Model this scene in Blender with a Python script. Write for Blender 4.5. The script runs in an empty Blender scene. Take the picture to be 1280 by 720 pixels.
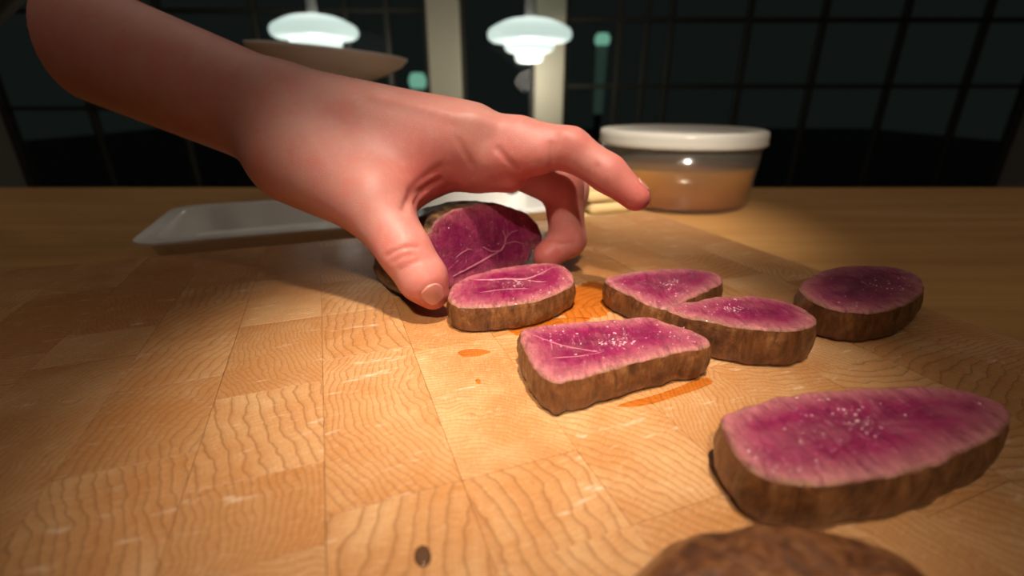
import bpy, bmesh, math, random
import numpy as np
from mathutils import Vector, Matrix, noise
from mathutils.bvhtree import BVHTree

# ------------------------------------------------------------------ camera, world, lights, exposure
scene = bpy.context.scene
COL = scene.collection
ZB = 0.94                      # top of the cutting board
ZC = 0.90                      # top of the counter
TH = math.radians(21.8)        # camera pitch
FPX = 600.0                    # focal length in pixels of a 1280 wide frame
CAMH = 0.10                    # the phone is held 10 cm above the board
CAM = Vector((0, 0, ZB + CAMH))

cam_data = bpy.data.cameras.new('camera')
cam_data.sensor_fit = 'HORIZONTAL'
cam_data.sensor_width = 36.0
cam_data.lens = 36.0 * FPX / 1280.0
cam_data.clip_start = 0.005
cam_data.clip_end = 80
cam_data.dof.use_dof = True
cam_data.dof.focus_distance = 0.205
cam_data.dof.aperture_fstop = 6.2
cam = bpy.data.objects.new('camera', cam_data)
cam.location = CAM
cam.rotation_euler = (math.pi / 2 - TH, 0, 0)
COL.objects.link(cam)
scene.camera = cam

world = bpy.data.worlds.new('night')
scene.world = world
world.use_nodes = True
world.node_tree.nodes['Background'].inputs[0].default_value = (0.12, 0.15, 0.14, 1)
world.node_tree.nodes['Background'].inputs[1].default_value = 0.06

vs = scene.view_settings
vs.view_transform = 'Standard'
vs.look = 'None'
vs.gamma = 1.0
vs.use_curve_mapping = False
vs.exposure = 0.12


def lamp(name, kind, loc, energy, color, aim=None, **kw):
    d = bpy.data.lights.new(name, kind)
    d.energy = energy
    d.color = color
    for k, v in kw.items():
        setattr(d, k, v)
    o = bpy.data.objects.new(name, d)
    o.location = loc
    if aim is not None:
        o.rotation_euler = (Vector(aim) - Vector(loc)).to_track_quat('-Z', 'Y').to_euler()
    COL.objects.link(o)
    return o


WARM = (1.0, 0.875, 0.73)
SPOT1 = (0.06, -0.16, 2.575)
SPOT2 = (0.16, -0.95, 2.575)
SPOT3 = (-0.22, -1.05, 2.575)
lamp('board_pool_spot', 'SPOT', SPOT1, 185, WARM, (0.002, 0.180, ZB),  # added spot, cone kept narrow so the sides of the board fall dark
     spot_size=math.radians(8.6), spot_blend=0.4, shadow_soft_size=0.06)
lamp('tub_fill_spot', 'SPOT', SPOT2, 430, WARM, (0.12, 0.60, ZC + 0.03),  # added spot from behind the camera, brightens the tub and tray
     spot_size=math.radians(11), spot_blend=0.7, shadow_soft_size=0.08)
lamp('hand_fill_spot', 'SPOT', SPOT3, 190, WARM, (0.0, 0.185, ZB + 0.02),  # added frontal fill on the hand, within the same pool
     spot_size=math.radians(6.6), spot_blend=0.6, shadow_soft_size=0.06)
lamp('room_fill', 'AREA', (0, 1.2, 2.57), 5, (1.0, 0.88, 0.74), (0, 1.2, 0), shape='RECTANGLE', size=2.4, size_y=1.6)  # added ambient fill under the ceiling, without a fixture


# ------------------------------------------------------------------ helpers
def ray(x, y):
    return Vector(((x - 640) / FPX,
                   math.cos(TH) + math.sin(TH) * (360 - y) / FPX,
                   -math.sin(TH) + math.cos(TH) * (360 - y) / FPX))


def P(x, y, d):
    """point at depth d along the viewing axis"""
    return CAM + ray(x, y) * d


def G(x, y, z):
    """point of the horizontal plane at height z"""
    r = ray(x, y)
    return CAM + r * ((z - CAM.z) / r.z)


def hitplane(x, y, o, n):
    r = ray(x, y)
    return CAM + r * ((o - CAM).dot(n) / r.dot(n))


def tag(o, label=None, cat=None, group=None, kind=None):
    if label: o['label'] = label
    if cat: o['category'] = cat
    if group: o['group'] = group
    if kind: o['kind'] = kind
    return o


def empty(name, loc=(0, 0, 0), rz=0.0):
    o = bpy.data.objects.new(name, None)
    o.location = loc
    o.rotation_euler = (0, 0, rz)
    o.empty_display_size = 0.05
    COL.objects.link(o)
    return o


def link(name, me, mat=None, parent=None, smooth=False):
    if mat is not None and not me.materials:
        me.materials.append(mat)
    if smooth:
        me.polygons.foreach_set('use_smooth', [True] * len(me.polygons))
    o = bpy.data.objects.new(name, me)
    if parent is not None:
        o.parent = parent
    COL.objects.link(o)
    return o


def pydata(name, v, f):
    me = bpy.data.meshes.new(name)
    me.from_pydata([tuple(p) for p in v], [], [tuple(q) for q in f])
    me.update()
    return me


def box_mesh(name, x0, x1, y0, y1, z0, z1, bevel=0.0, seg=1):
    bm = bmesh.new()
    bmesh.ops.create_cube(bm, size=1.0)
    for v in bm.verts:
        v.co = Vector((x0 if v.co.x < 0 else x1, y0 if v.co.y < 0 else y1, z0 if v.co.z < 0 else z1))
    if bevel > 0:
        bmesh.ops.bevel(bm, geom=list(bm.edges), offset=bevel, segments=seg, affect='EDGES', profile=0.5)
    me = bpy.data.meshes.new(name)
    bm.to_mesh(me)
    bm.free()
    return me


def lathe_mesh(name, prof, n=64, cap=False):
    v, f = [], []
    for r, z in prof:
        for i in range(n):
            a = 2 * math.pi * i / n
            v.append((r * math.cos(a), r * math.sin(a), z))
    for k in range(len(prof) - 1):
        for i in range(n):
            j = (i + 1) % n
            f.append((k * n + i, k * n + j, (k + 1) * n + j, (k + 1) * n + i))
    if cap:
        f.append(tuple(range(n))[::-1])
        f.append(tuple((len(prof) - 1) * n + i for i in range(n)))
    me = pydata(name, v, f)
    bm = bmesh.new()
    bm.from_mesh(me)
    bmesh.ops.remove_doubles(bm, verts=list(bm.verts), dist=1e-6)
    bmesh.ops.recalc_face_normals(bm, faces=list(bm.faces))
    bm.to_mesh(me)
    bm.free()
    return me


def tube_mesh(name, pts, r, n=8, flat=None):
    """tube along points; r number or list; flat = (normal, factor) squashes it along a normal"""
    pts = [Vector(p) for p in pts]
    rs = r if isinstance(r, (list, tuple)) else [r] * len(pts)
    v, f = [], []
    up = Vector((0.13, 0.21, 0.97)) if flat is None else flat[0]
    for i, p in enumerate(pts):
        t = (pts[min(i + 1, len(pts) - 1)] - pts[max(i - 1, 0)]).normalized()
        s = t.cross(up).normalized()
        u = s.cross(t).normalized()
        k = 1.0 if flat is None else flat[1]
        for j in range(n):
            a = 2 * math.pi * j / n
            v.append(p + s * (math.cos(a) * rs[i]) + u * (math.sin(a) * rs[i] * k))
    for i in range(len(pts) - 1):
        for j in range(n):
            q = (j + 1) % n
            f.append((i * n + j, i * n + q, (i + 1) * n + q, (i + 1) * n + j))
    f.append(tuple(range(n))[::-1])
    f.append(tuple((len(pts) - 1) * n + j for j in range(n)))
    return pydata(name, v, f)


def catmull(pts, per, closed=True):
    pts = [Vector(p) for p in pts]
    n = len(pts)
    out = []
    for i in range(n if closed else n - 1):
        if closed:
            a, b, c, d = pts[i - 1], pts[i], pts[(i + 1) % n], pts[(i + 2) % n]
        else:
            a, b, c, d = pts[max(i - 1, 0)], pts[i], pts[i + 1], pts[min(i + 2, n - 1)]
        for k in range(per):
            t = k / per
            out.append(0.5 * ((2 * b) + (c - a) * t + (2 * a - 5 * b + 4 * c - d) * t * t + (3 * b - a - 3 * c + d) * t ** 3))
    if not closed:
        out.append(pts[-1])
    return out


# ------------------------------------------------------------------ materials
class NT:
    def __init__(self, name):
        self.m = bpy.data.materials.new(name)
        self.m.use_nodes = True
        self.t = self.m.node_tree
        self.b = self.t.nodes['Principled BSDF']
        self.out = self.t.nodes['Material Output']

    def n(self, typ, **kw):
        nd = self.t.nodes.new(typ)
        for k, v in kw.items():
            if k.startswith('i_'):
                key = k[2:]
                key = int(key) if key.isdigit() else key.replace('_', ' ')
                self.put(nd.inputs[key], v)
            else:
                setattr(nd, k, v)
        return nd

    def put(self, sock, v):
        if isinstance(v, bpy.types.NodeSocket):
            self.t.links.new(v, sock)
        elif isinstance(v, bpy.types.Node):
            self.t.links.new(v.outputs[0], sock)
        else:
            sock.default_value = v

    def set(self, **kw):
        for k, v in kw.items():
            self.put(self.b.inputs[k.replace('_', ' ')], v)
        return self

    def math(self, op, a, b=0.0, c=0.0):
        nd = self.n('ShaderNodeMath', operation=op)
        self.put(nd.inputs[0], a); self.put(nd.inputs[1], b); self.put(nd.inputs[2], c)
        return nd.outputs[0]

    def ramp(self, fac, stops, interp='LINEAR'):
        nd = self.n('ShaderNodeValToRGB')
        nd.color_ramp.interpolation = interp
        e = nd.color_ramp.elements
        while len(e) < len(stops):
            e.new(0.5)
        for q, (p, c) in zip(e, stops):
            q.position = p
            q.color = (c[0], c[1], c[2], 1) if not isinstance(c, float) else (c, c, c, 1)
        self.put(nd.inputs[0], fac)
        return nd.outputs[0]

    def mix(self, fac, a, b, blend='MIX'):
        nd = self.n('ShaderNodeMix', data_type='RGBA', blend_type=blend)
        self.put(nd.inputs[0], fac)
        for s, v in ((nd.inputs[6], a), (nd.inputs[7], b)):
            self.put(s, v if isinstance(v, (bpy.types.NodeSocket, bpy.types.Node)) else (v[0], v[1], v[2], 1))
        return nd.outputs[2]

    def noise(self, vec, scale, detail=3.0, rough=0.55, dist=0.0):
        nd = self.n('ShaderNodeTexNoise')
        self.put(nd.inputs['Vector'], vec)
        nd.inputs['Scale'].default_value = scale
        nd.inputs['Detail'].default_value = detail
        nd.inputs['Roughness'].default_value = rough
        nd.inputs['Distortion'].default_value = dist
        return nd.outputs[0]

    def bump(self, h, strength, dist):
        nd = self.n('ShaderNodeBump')
        self.put(nd.inputs['Height'], h)
        nd.inputs['Strength'].default_value = strength
        nd.inputs['Distance'].default_value = dist
        self.t.links.new(nd.outputs[0], self.b.inputs['Normal'])
        return self

    def obj(self):
        return self.n('ShaderNodeTexCoord').outputs['Object']

    def scaled(self, vec, s):
        nd = self.n('ShaderNodeMapping')
        self.put(nd.inputs[0], vec)
        nd.inputs['Scale'].default_value = s
        return nd.outputs[0]

    def attr(self, name, typ='GEOMETRY'):
        nd = self.n('ShaderNodeAttribute', attribute_name=name, attribute_type=typ)
        return nd.outputs['Fac']


def plain(name, color, rough=0.5, **kw):
    t = NT(name)
    t.set(Base_Color=(*color, 1), Roughness=rough)
    for k, v in kw.items():
        t.set(**{k: v})
    return t.m


def painted(name, color, rough=0.5, var=0.12, scale=30):
    t = NT(name)
    c = t.noise(t.obj(), scale, 4)
    dark = tuple(q * (1 - var) for q in color)
    t.set(Base_Color=t.mix(c, dark, color), Roughness=rough)
    t.bump(c, 0.15, 0.001)
    return t.m


def make_maple():
    t = NT('end_grain_maple')
    co = t.obj()
    ang = t.attr('ring_angle', 'OBJECT')
    frq = t.attr('ring_scale', 'OBJECT')
    rad = t.attr('ring_radius', 'OBJECT')
    tone = t.attr('tone', 'OBJECT')
    sep = t.n('ShaderNodeSeparateXYZ', i_0=co)
    dx = t.math('ADD', sep.outputs[0], t.math('MULTIPLY', t.math('COSINE', ang), rad))
    dy = t.math('ADD', sep.outputs[1], t.math('MULTIPLY', t.math('SINE', ang), rad))
    r = t.math('SQRT', t.math('ADD', t.math('MULTIPLY', dx, dx), t.math('MULTIPLY', dy, dy)))
    off = t.n('ShaderNodeVectorMath', operation='ADD')
    t.put(off.inputs[0], co)
    comb = t.n('ShaderNodeCombineXYZ', i_0=t.math('MULTIPLY', tone, 3.1), i_1=t.math('MULTIPLY', ang, 1.7))
    t.put(off.inputs[1], comb.outputs[0])
    vec = off.outputs[0]
    wob = t.noise(vec, 38, 3, 0.5)
    wob2 = t.noise(vec, 260, 2, 0.5)
    rr = t.math('ADD', r, t.math('ADD', t.math('MULTIPLY', wob, 0.014), t.math('MULTIPLY', wob2, 0.0014)))
    ph = t.math('FRACT', t.math('MULTIPLY', rr, frq))
    line = t.ramp(ph, [(0.0, 0.25), (0.12, 0.0), (0.55, 0.06), (0.84, 0.32), (0.93, 1.0), (0.98, 0.65), (1.0, 0.25)])
    fine = t.math('FRACT', t.math('MULTIPLY', rr, t.math('MULTIPLY', frq, 3.3)))
    fine = t.ramp(fine, [(0.0, 0.0), (0.6, 0.1), (0.85, 0.5), (1.0, 0.0)])
    base = t.mix(tone, (0.42, 0.190, 0.063), (0.59, 0.338, 0.153))
    blot = t.noise(vec, 24, 5, 0.65)
    base = t.mix(t.ramp(blot, [(0.40, 0.0), (0.62, 0.75)]), base, (0.42, 0.165, 0.045))
    pale = t.noise(vec, 47, 4, 0.6)
    base = t.mix(t.ramp(pale, [(0.52, 0.0), (0.72, 0.45)]), base, (0.62, 0.40, 0.20))
    th = t.math('ARCTAN2', dy, dx)
    rv = t.n('ShaderNodeCombineXYZ', i_0=t.math('MULTIPLY', th, t.math('MULTIPLY', rad, 2600.0)), i_1=t.math('MULTIPLY', r, 190.0))
    rays = t.noise(rv, 1.0, 3, 0.65)
    base = t.mix(t.ramp(rays, [(0.52, 0.0), (0.70, 0.40)]), base, (0.70, 0.47, 0.26))
    base = t.mix(t.ramp(rays, [(0.28, 0.35), (0.46, 0.0)]), base, (0.30, 0.125, 0.04))
    c = t.mix(t.math('MULTIPLY', line, 0.78), base, (0.235, 0.092, 0.026))
    c = t.mix(t.math('MULTIPLY', fine, 0.30), c, (0.26, 0.11, 0.035))
    pores = t.noise(t.scaled(vec, (1, 1, 0.1)), 1900, 2, 0.6)
    c = t.mix(t.ramp(pores, [(0.30, 0.35), (0.45, 0.0)]), c, (0.22, 0.09, 0.03))
    scuff = t.noise(t.scaled(vec, (60, 260, 40)), 1.0, 3, 0.7)
    c = t.mix(t.ramp(scuff, [(0.62, 0.0), (0.76, 0.55)]), c, (0.78, 0.60, 0.44))
    t.set(Base_Color=c, Roughness=t.ramp(blot, [(0.3, 0.42), (0.7, 0.30)]), Specular_IOR_Level=0.35)
    t.bump(t.math('ADD', t.math('MULTIPLY', line, -0.6), t.math('MULTIPLY', pores, 0.5)), 0.22, 0.0003)
    return t.m


def make_flesh(name, deep, mid, pale, edge, rough=0.27):
    t = NT(name)
    co = t.obj()
    rim = t.attr('rim')
    wob = t.noise(co, 160, 4, 0.6)
    d = t.math('ADD', rim, t.math('MULTIPLY', t.math('SUBTRACT', wob, 0.5), 0.0042))
    d = t.math('MULTIPLY', d, 1 / 0.020)
    fib = t.noise(t.scaled(co, (420, 130, 300)), 1.0, 6, 0.72, 0.8)
    blot = t.noise(co, 75, 3, 0.6)
    c = t.ramp(d, [(0.0, edge), (0.07, pale), (0.20, tuple(0.5 * (a + b) for a, b in zip(pale, mid))), (0.42, mid), (1.0, deep)])
    c = t.mix(t.ramp(fib, [(0.42, 0.0), (0.66, 0.75)]), c, tuple(0.75 * q for q in deep))
    c = t.mix(t.ramp(blot, [(0.45, 0.0), (0.75, 0.35)]), c, pale)
    streak = t.noise(t.scaled(co, (640, 110, 160)), 1.0, 4, 0.65, 1.4)
    c = t.mix(t.ramp(streak, [(0.60, 0.0), (0.70, 0.42)]), c, (0.66, 0.33, 0.36))
    wet = t.noise(co, 900, 3, 0.6)
    t.set(Base_Color=c, Roughness=t.ramp(blot, [(0.3, rough), (0.75, rough + 0.22)]),
          Subsurface_Weight=0.12, Subsurface_Radius=(0.003, 0.0010, 0.0012), Subsurface_Scale=0.4, Specular_IOR_Level=0.35,
          Coat_Weight=0.38, Coat_Roughness=0.06)
    h = t.math('ADD', t.math('MULTIPLY', fib, 1.0), t.math('MULTIPLY', wet, 0.75))
    t.bump(h, 0.65, 0.0011)
    drops = t.ramp(t.noise(co, 620, 2, 0.5), [(0.45, 0.0), (0.62, 1.0)])
    cb = t.n('ShaderNodeBump', i_Strength=0.9, i_Distance=0.0010)
    t.put(cb.inputs['Height'], t.math('ADD', drops, t.math('MULTIPLY', fib, 0.7)))
    t.t.links.new(cb.outputs[0], t.b.inputs['Coat Normal'])
    return t.m


def make_crust(name, dark, brown, light):
    t = NT(name)
    co = t.obj()
    a = t.noise(t.scaled(co, (230, 230, 70)), 1.0, 5, 0.65, 0.5)
    b = t.noise(co, 85, 5, 0.65)
    c = t.ramp(a, [(0.28, dark), (0.5, brown), (0.74, light)])
    c = t.mix(t.ramp(b, [(0.52, 0.0), (0.72, 0.8)]), c, dark)
    t.set(Base_Color=c, Roughness=t.ramp(b, [(0.3, 0.28), (0.7, 0.5)]), Coat_Weight=0.22, Coat_Roughness=0.12)
    fine = t.noise(co, 700, 3, 0.6)
    t.bump(t.math('ADD', a, t.math('MULTIPLY', fine, 0.35)), 0.8, 0.0012)
    return t.m


def make_skin():
    t = NT('skin')
    co = t.obj()
    fl = t.attr('flush')
    mott = t.noise(co, 70, 4, 0.6)
    mott2 = t.noise(co, 260, 3, 0.6)
    c = t.mix(fl, (0.53, 0.262, 0.214), (0.52, 0.125, 0.105))
    c = t.mix(t.ramp(mott, [(0.40, 0.0), (0.70, 0.55)]), c, (0.53, 0.150, 0.125))
    c = t.mix(t.ramp(mott2, [(0.50, 0.0), (0.75, 0.25)]), c, (0.63, 0.33, 0.255))
    vor = t.n('ShaderNodeTexVoronoi', feature='DISTANCE_TO_EDGE')
    t.put(vor.inputs['Vector'], co)
    vor.inputs['Scale'].default_value = 950
    lines = t.noise(t.scaled(co, (500, 900, 500)), 1.0, 4, 0.65)
    h = t.math('ADD', t.ramp(vor.outputs[0], [(0.0, 0.0), (0.25, 1.0)]), t.math('MULTIPLY', lines, 1.3))
    t.set(Base_Color=c, Roughness=t.ramp(mott2, [(0.3, 0.40), (0.7, 0.52)]), Specular_IOR_Level=0.30,
          Subsurface_Weight=0.45, Subsurface_Radius=(0.0110, 0.0028, 0.0016), Subsurface_Scale=0.55)
    t.bump(h, 0.13, 0.0003)
    return t.m


def make_wood(name, a, b, scale=(3, 40, 40), rough=0.4):
    t = NT(name)
    co = t.obj()
    n1 = t.noise(t.scaled(co, scale), 1.0, 5, 0.6, 0.4)
    t.set(Base_Color=t.ramp(n1, [(0.3, a), (0.7, b)]), Roughness=rough)
    t.bump(n1, 0.15, 0.001)
    return t.m


def make_glow(name, inner, outer, s_in, s_out, radius):
    """opal glass lit from the bulb on its axis: brighter near the bulb"""
    t = NT(name)
    sep = t.n('ShaderNodeSeparateXYZ', i_0=t.obj())
    r = t.math('SQRT', t.math('ADD', t.math('POWER', sep.outputs[0], 2.0), t.math('POWER', sep.outputs[1], 2.0)))
    k = t.math('MULTIPLY', r, 1.0 / radius)
    col = t.ramp(k, [(0.0, inner), (1.0, outer)])
    mr = t.n('ShaderNodeMapRange')
    t.put(mr.inputs[0], k)
    mr.inputs[3].default_value = s_in
    mr.inputs[4].default_value = s_out
    t.set(Base_Color=(0.8, 0.85, 0.82, 1), Roughness=0.2, Emission_Color=col, Emission_Strength=mr.outputs[0])
    return t.m


def make_glass(name, tint=(0.92, 0.96, 0.95), milk=0.0, milkcol=(0.8, 0.8, 0.78), rough=0.03, ior=1.45):
    t = NT(name)
    tr = t.n('ShaderNodeBsdfTransparent', i_0=(*tint, 1))
    gl = t.n('ShaderNodeBsdfGlossy', i_Roughness=rough)
    fr = t.n('ShaderNodeFresnel', i_IOR=ior)
    mx = t.n('ShaderNodeMixShader')
    front = t.math('SUBTRACT', 1.0, t.n('ShaderNodeNewGeometry').outputs['Backfacing'])
    t.put(mx.inputs[0], t.math('MULTIPLY', fr.outputs[0], front)); t.put(mx.inputs[1], tr.outputs[0]); t.put(mx.inputs[2], gl.outputs[0])
    last = mx
    if milk > 0:
        df = t.n('ShaderNodeBsdfDiffuse', i_0=(*milkcol, 1))
        tl = t.n('ShaderNodeBsdfTranslucent', i_0=(*milkcol, 1))
        ad = t.n('ShaderNodeMixShader', i_0=0.4)
        t.put(ad.inputs[1], df.outputs[0]); t.put(ad.inputs[2], tl.outputs[0])
        m2 = t.n('ShaderNodeMixShader', i_0=milk)
        t.put(m2.inputs[1], mx.outputs[0]); t.put(m2.inputs[2], ad.outputs[0])
        last = m2
    t.t.links.new(last.outputs[0], t.out.inputs['Surface'])
    return t.m


M = {}
M['maple'] = make_maple()
M['flesh'] = make_flesh('rare_meat', (0.140, 0.004, 0.038), (0.265, 0.013, 0.072), (0.46, 0.155, 0.155), (0.30, 0.150, 0.075))
M['flesh_loin'] = make_flesh('rare_meat_loin', (0.170, 0.004, 0.052), (0.25, 0.011, 0.078), (0.38, 0.080, 0.115), (0.20, 0.085, 0.050), 0.34)
M['crust'] = make_crust('seared_crust', (0.034, 0.010, 0.004), (0.150, 0.051, 0.015), (0.29, 0.125, 0.042))
M['crust_dark'] = make_crust('seared_crust_dark', (0.020, 0.008, 0.005), (0.120, 0.062, 0.028), (0.32, 0.21, 0.09))
M['fat'] = plain('fat_seam', (0.46, 0.14, 0.19), 0.3, Coat_Weight=0.3)
M['fat_dim'] = plain('fat_seam_loin', (0.36, 0.095, 0.15), 0.35, Coat_Weight=0.2)
M['skin'] = make_skin()
M['nail'] = plain('nail', (0.50, 0.190, 0.150), 0.28, Subsurface_Weight=0.3, Subsurface_Radius=(0.004, 0.0012, 0.0008), Subsurface_Scale=0.4, Coat_Weight=0.2)
M['sleeve'] = painted('dark_cotton', (0.035, 0.035, 0.042), 0.9, 0.3, 60)
M['counter'] = make_wood('oiled_oak', (0.40, 0.19, 0.06), (0.56, 0.31, 0.11), (2.5, 45, 45), 0.35)
M['cabinet'] = painted('cabinet_paint', (0.30, 0.29, 0.26), 0.45, 0.08, 12)
M['enamel'] = painted('white_enamel', (0.74, 0.73, 0.70), 0.22, 0.05, 20)
M['cream'] = painted('cream_paint', (0.66, 0.58, 0.43), 0.5, 0.06, 6)
M['ceil'] = painted('white_paint', (0.62, 0.58, 0.52), 0.7, 0.05, 8)
M['wall'] = painted('dim_wall_paint', (0.22, 0.19, 0.15), 0.7, 0.08, 6)
M['floor'] = make_wood('dark_floor', (0.030, 0.018, 0.010), (0.060, 0.036, 0.018), (2, 18, 18), 0.4)
M['bar'] = painted('dark_bronze_paint', (0.040, 0.032, 0.022), 0.5, 0.2, 30)
M['glass'] = make_glass('window_glass', (0.80, 0.84, 0.82), ior=1.18)
M['stone'] = painted('terrace_stone', (0.05, 0.05, 0.045), 0.8, 0.3, 9)
M['lamp_grey'] = plain('lamp_grey', (0.55, 0.52, 0.48), 0.5)
M['steel'] = plain('brushed_steel', (0.50, 0.48, 0.44), 0.35, Metallic=0.8)
M['black'] = plain('black_metal', (0.012, 0.012, 0.016), 0.28)
M['bowl'] = painted('pale_stoneware', (0.84, 0.75, 0.68), 0.45, 0.10, 25)


# ------------------------------------------------------------------ room shell
def struct(name, me, mat, parent=None):
    o = link(name, me, mat, parent)
    if parent is None:
        o['kind'] = 'structure'
    return o


YW = 4.0
struct('floor', box_mesh('floor', -4.1, 4.1, -2.6, YW + 0.1, -0.1, 0.0), M['floor'])
struct('ceiling', box_mesh('ceiling', -4.1, 4.1, -2.6, YW + 0.1, 2.6, 2.7), M['ceil'])
struct('wall_left', box_mesh('wall_left', -4.1, -4.0, -2.6, YW + 0.1, 0.0, 2.6), M['wall'])
struct('wall_right', box_mesh('wall_right', 4.0, 4.1, -2.6, YW + 0.1, 0.0, 2.6), M['wall'])
struct('wall_front', box_mesh('wall_front', -4.0, 4.0, -2.6, -2.5, 0.0, 2.6), M['wall'])
# posts of the window wall
POSTS = [(-0.618, -0.382), (0.172, 0.392)]
for i, (a, b) in enumerate(POSTS):
    struct('trim_%d' % (i + 1), box_mesh('post', a, b, YW - 0.06, YW + 0.1, 0.0, 2.42, 0.006), M['cream'])
struct('trim_3', box_mesh('head_rail', -4.0, 4.0, YW - 0.05, YW + 0.1, 2.42, 2.60), M['cream'])
struct('baseboard_back', box_mesh('sill_rail', -4.0, 4.0, YW - 0.03, YW + 0.1, 0.0, 0.12), M['bar'])

WINS = [(-4.0, -0.618, [-3.3, -2.6, -1.9, -1.22, -0.92], [0.95, 1.62, 2.05]),
        (-0.382, 0.172, [], [1.95]),
        (0.392, 4.0, [0.80, 1.00, 1.18, 1.75, 2.3, 2.9, 3.5], [1.11, 1.56, 2.05])]
for i, (a, b, vs_, hs_) in enumerate(WINS):
    w = empty('window_%d' % (i + 1), ((a + b) / 2, YW, 0))
    w['kind'] = 'structure'
    c = (a + b) / 2
    link('pane', box_mesh('pane', a - c, b - c, 0.02, 0.026, 0.12, 2.42), M['glass'], w)
    for x0, x1 in ((a - c, a - c + 0.035), (b - c - 0.035, b - c)):
        link('frame_stile', box_mesh('stile', x0, x1, -0.01, 0.06, 0.12, 2.42, 0.004), M['bar'], w)
    for x in vs_:
        link('glazing_bar', box_mesh('bar', x - c - 0.017, x - c + 0.017, -0.005, 0.05, 0.12, 2.42, 0.003), M['bar'], w)
    for z in hs_:
        link('glazing_bar', box_mesh('bar', a - c + 0.035, b - c - 0.035, -0.004, 0.048, z - 0.014, z + 0.014, 0.003), M['bar'], w)

struct('terrace', box_mesh('terrace', -14, 14, YW + 0.1, 20, -0.25, -0.15), M['stone'])

# ------------------------------------------------------------------ counter
counter = empty('kitchen_counter', (-0.15, 0.30, 0))
tag(counter, 'kitchen counter with an oiled orange-brown wooden worktop under the cutting board', 'counter')
link('worktop', box_mesh('worktop', -1.25, 1.45, -0.52, 0.50, ZC - 0.04, ZC, 0.004, 2), M['counter'], counter)
link('cabinet_body', box_mesh('cabinet', -1.20, 1.40, -0.46, 0.45, 0.10, ZC - 0.04), M['cabinet'], counter)
link('plinth', box_mesh('plinth', -1.15, 1.35, -0.40, 0.40, 0.0, 0.10), M['bar'], counter)

# ------------------------------------------------------------------ cutting board of end-grain blocks
BA = math.radians(20.6)
board = empty('cutting_board', (0, 0, ZC), BA)
tag(board, 'thick end-grain maple cutting board made of rectangular blocks, lying on the counter', 'cutting board')
rng = random.Random(5)
CW = 0.036
U0 = 0.0238
block_cache = {}


def block_mesh(lu, lv, hgt):
    key = (round(lu, 4), round(lv, 4), round(hgt, 5))
    if key not in block_cache:
        me = box_mesh('wood_block', -lu / 2 + 0.00004, lu / 2 - 0.00004, -lv / 2 + 0.00004, lv / 2 - 0.00004, 0, hgt, 0.00012)
        me.materials.append(M['maple'])
        block_cache[key] = me
    return block_cache[key]


V_NEAR, V_FAR = -0.075, 0.372
LEN = [0.030, 0.046, 0.062, 0.078]
fixed = {0: [0.0735, 0.1030, 0.1810], 1: [0.0735, 0.1515], -1: [0.0255, 0.1035, 0.1865], 2: [0.088]}
# ring look of the blocks seen from close by: (column, index of near edge) -> angle of ring centre, rings per metre, radius, tone
look = {(0, 0.0735): (0.1, 225, 0.115, 0.55), (0, 0.1030): (1.2, 560, 0.075, 0.85), (1, 0.0735): (0.7, 330, 0.10, 0.70),
        (-1, 0.1035): (3.25, 420, 0.085, 0.50), (-1, 0.0255): (3.05, 190, 0.13, 0.35), (0, -0.0045): (0.0, 230, 0.16, 0.60)}
for k in range(-9, 7):
    u0 = U0 + CW * k
    if k in fixed:
        edges = list(fixed[k])
    else:
        edges = [V_NEAR + rng.choice(LEN)]
    while edges[-1] < V_FAR - 0.02:
        edges.append(round(edges[-1] + rng.choice(LEN), 4))
    if edges[-1] > V_FAR:
        edges[-1] = V_FAR
    if V_FAR - edges[-1] > 0.001:
        edges.append(V_FAR)
    while edges[0] > V_NEAR + 0.001:
        edges.insert(0, max(V_NEAR, round(edges[0] - 0.078, 4)))
    for v0, v1 in zip(edges[:-1], edges[1:]):
        hgt = ZB - ZC + rng.choice([-0.00012, -0.00006, 0.0])
        o = bpy.data.objects.new('wood_block', block_mesh(CW, v1 - v0, hgt))
        o.parent = board
        o.location = (u0 + CW / 2, (v0 + v1) / 2, 0)
        COL.objects.link(o)
        base = rng.choice([0.0, math.pi, math.pi / 2, -math.pi / 2])
        lk = look.get((k, v0)) or (base + rng.uniform(-0.5, 0.5), rng.choice([240, 330, 430, 520]), rng.uniform(0.06, 0.16), rng.random())
        o['ring_angle'], o['ring_scale'], o['ring_radius'], o['tone'] = [float(q) for q in lk]


# ------------------------------------------------------------------ meat
def nz(p, s, seed=0.0):
    return noise.noise(Vector((p[0] * s + seed * 7.1, p[1] * s - seed * 3.7, (p[2] if len(p) > 2 else 0) * s + seed)))


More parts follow.
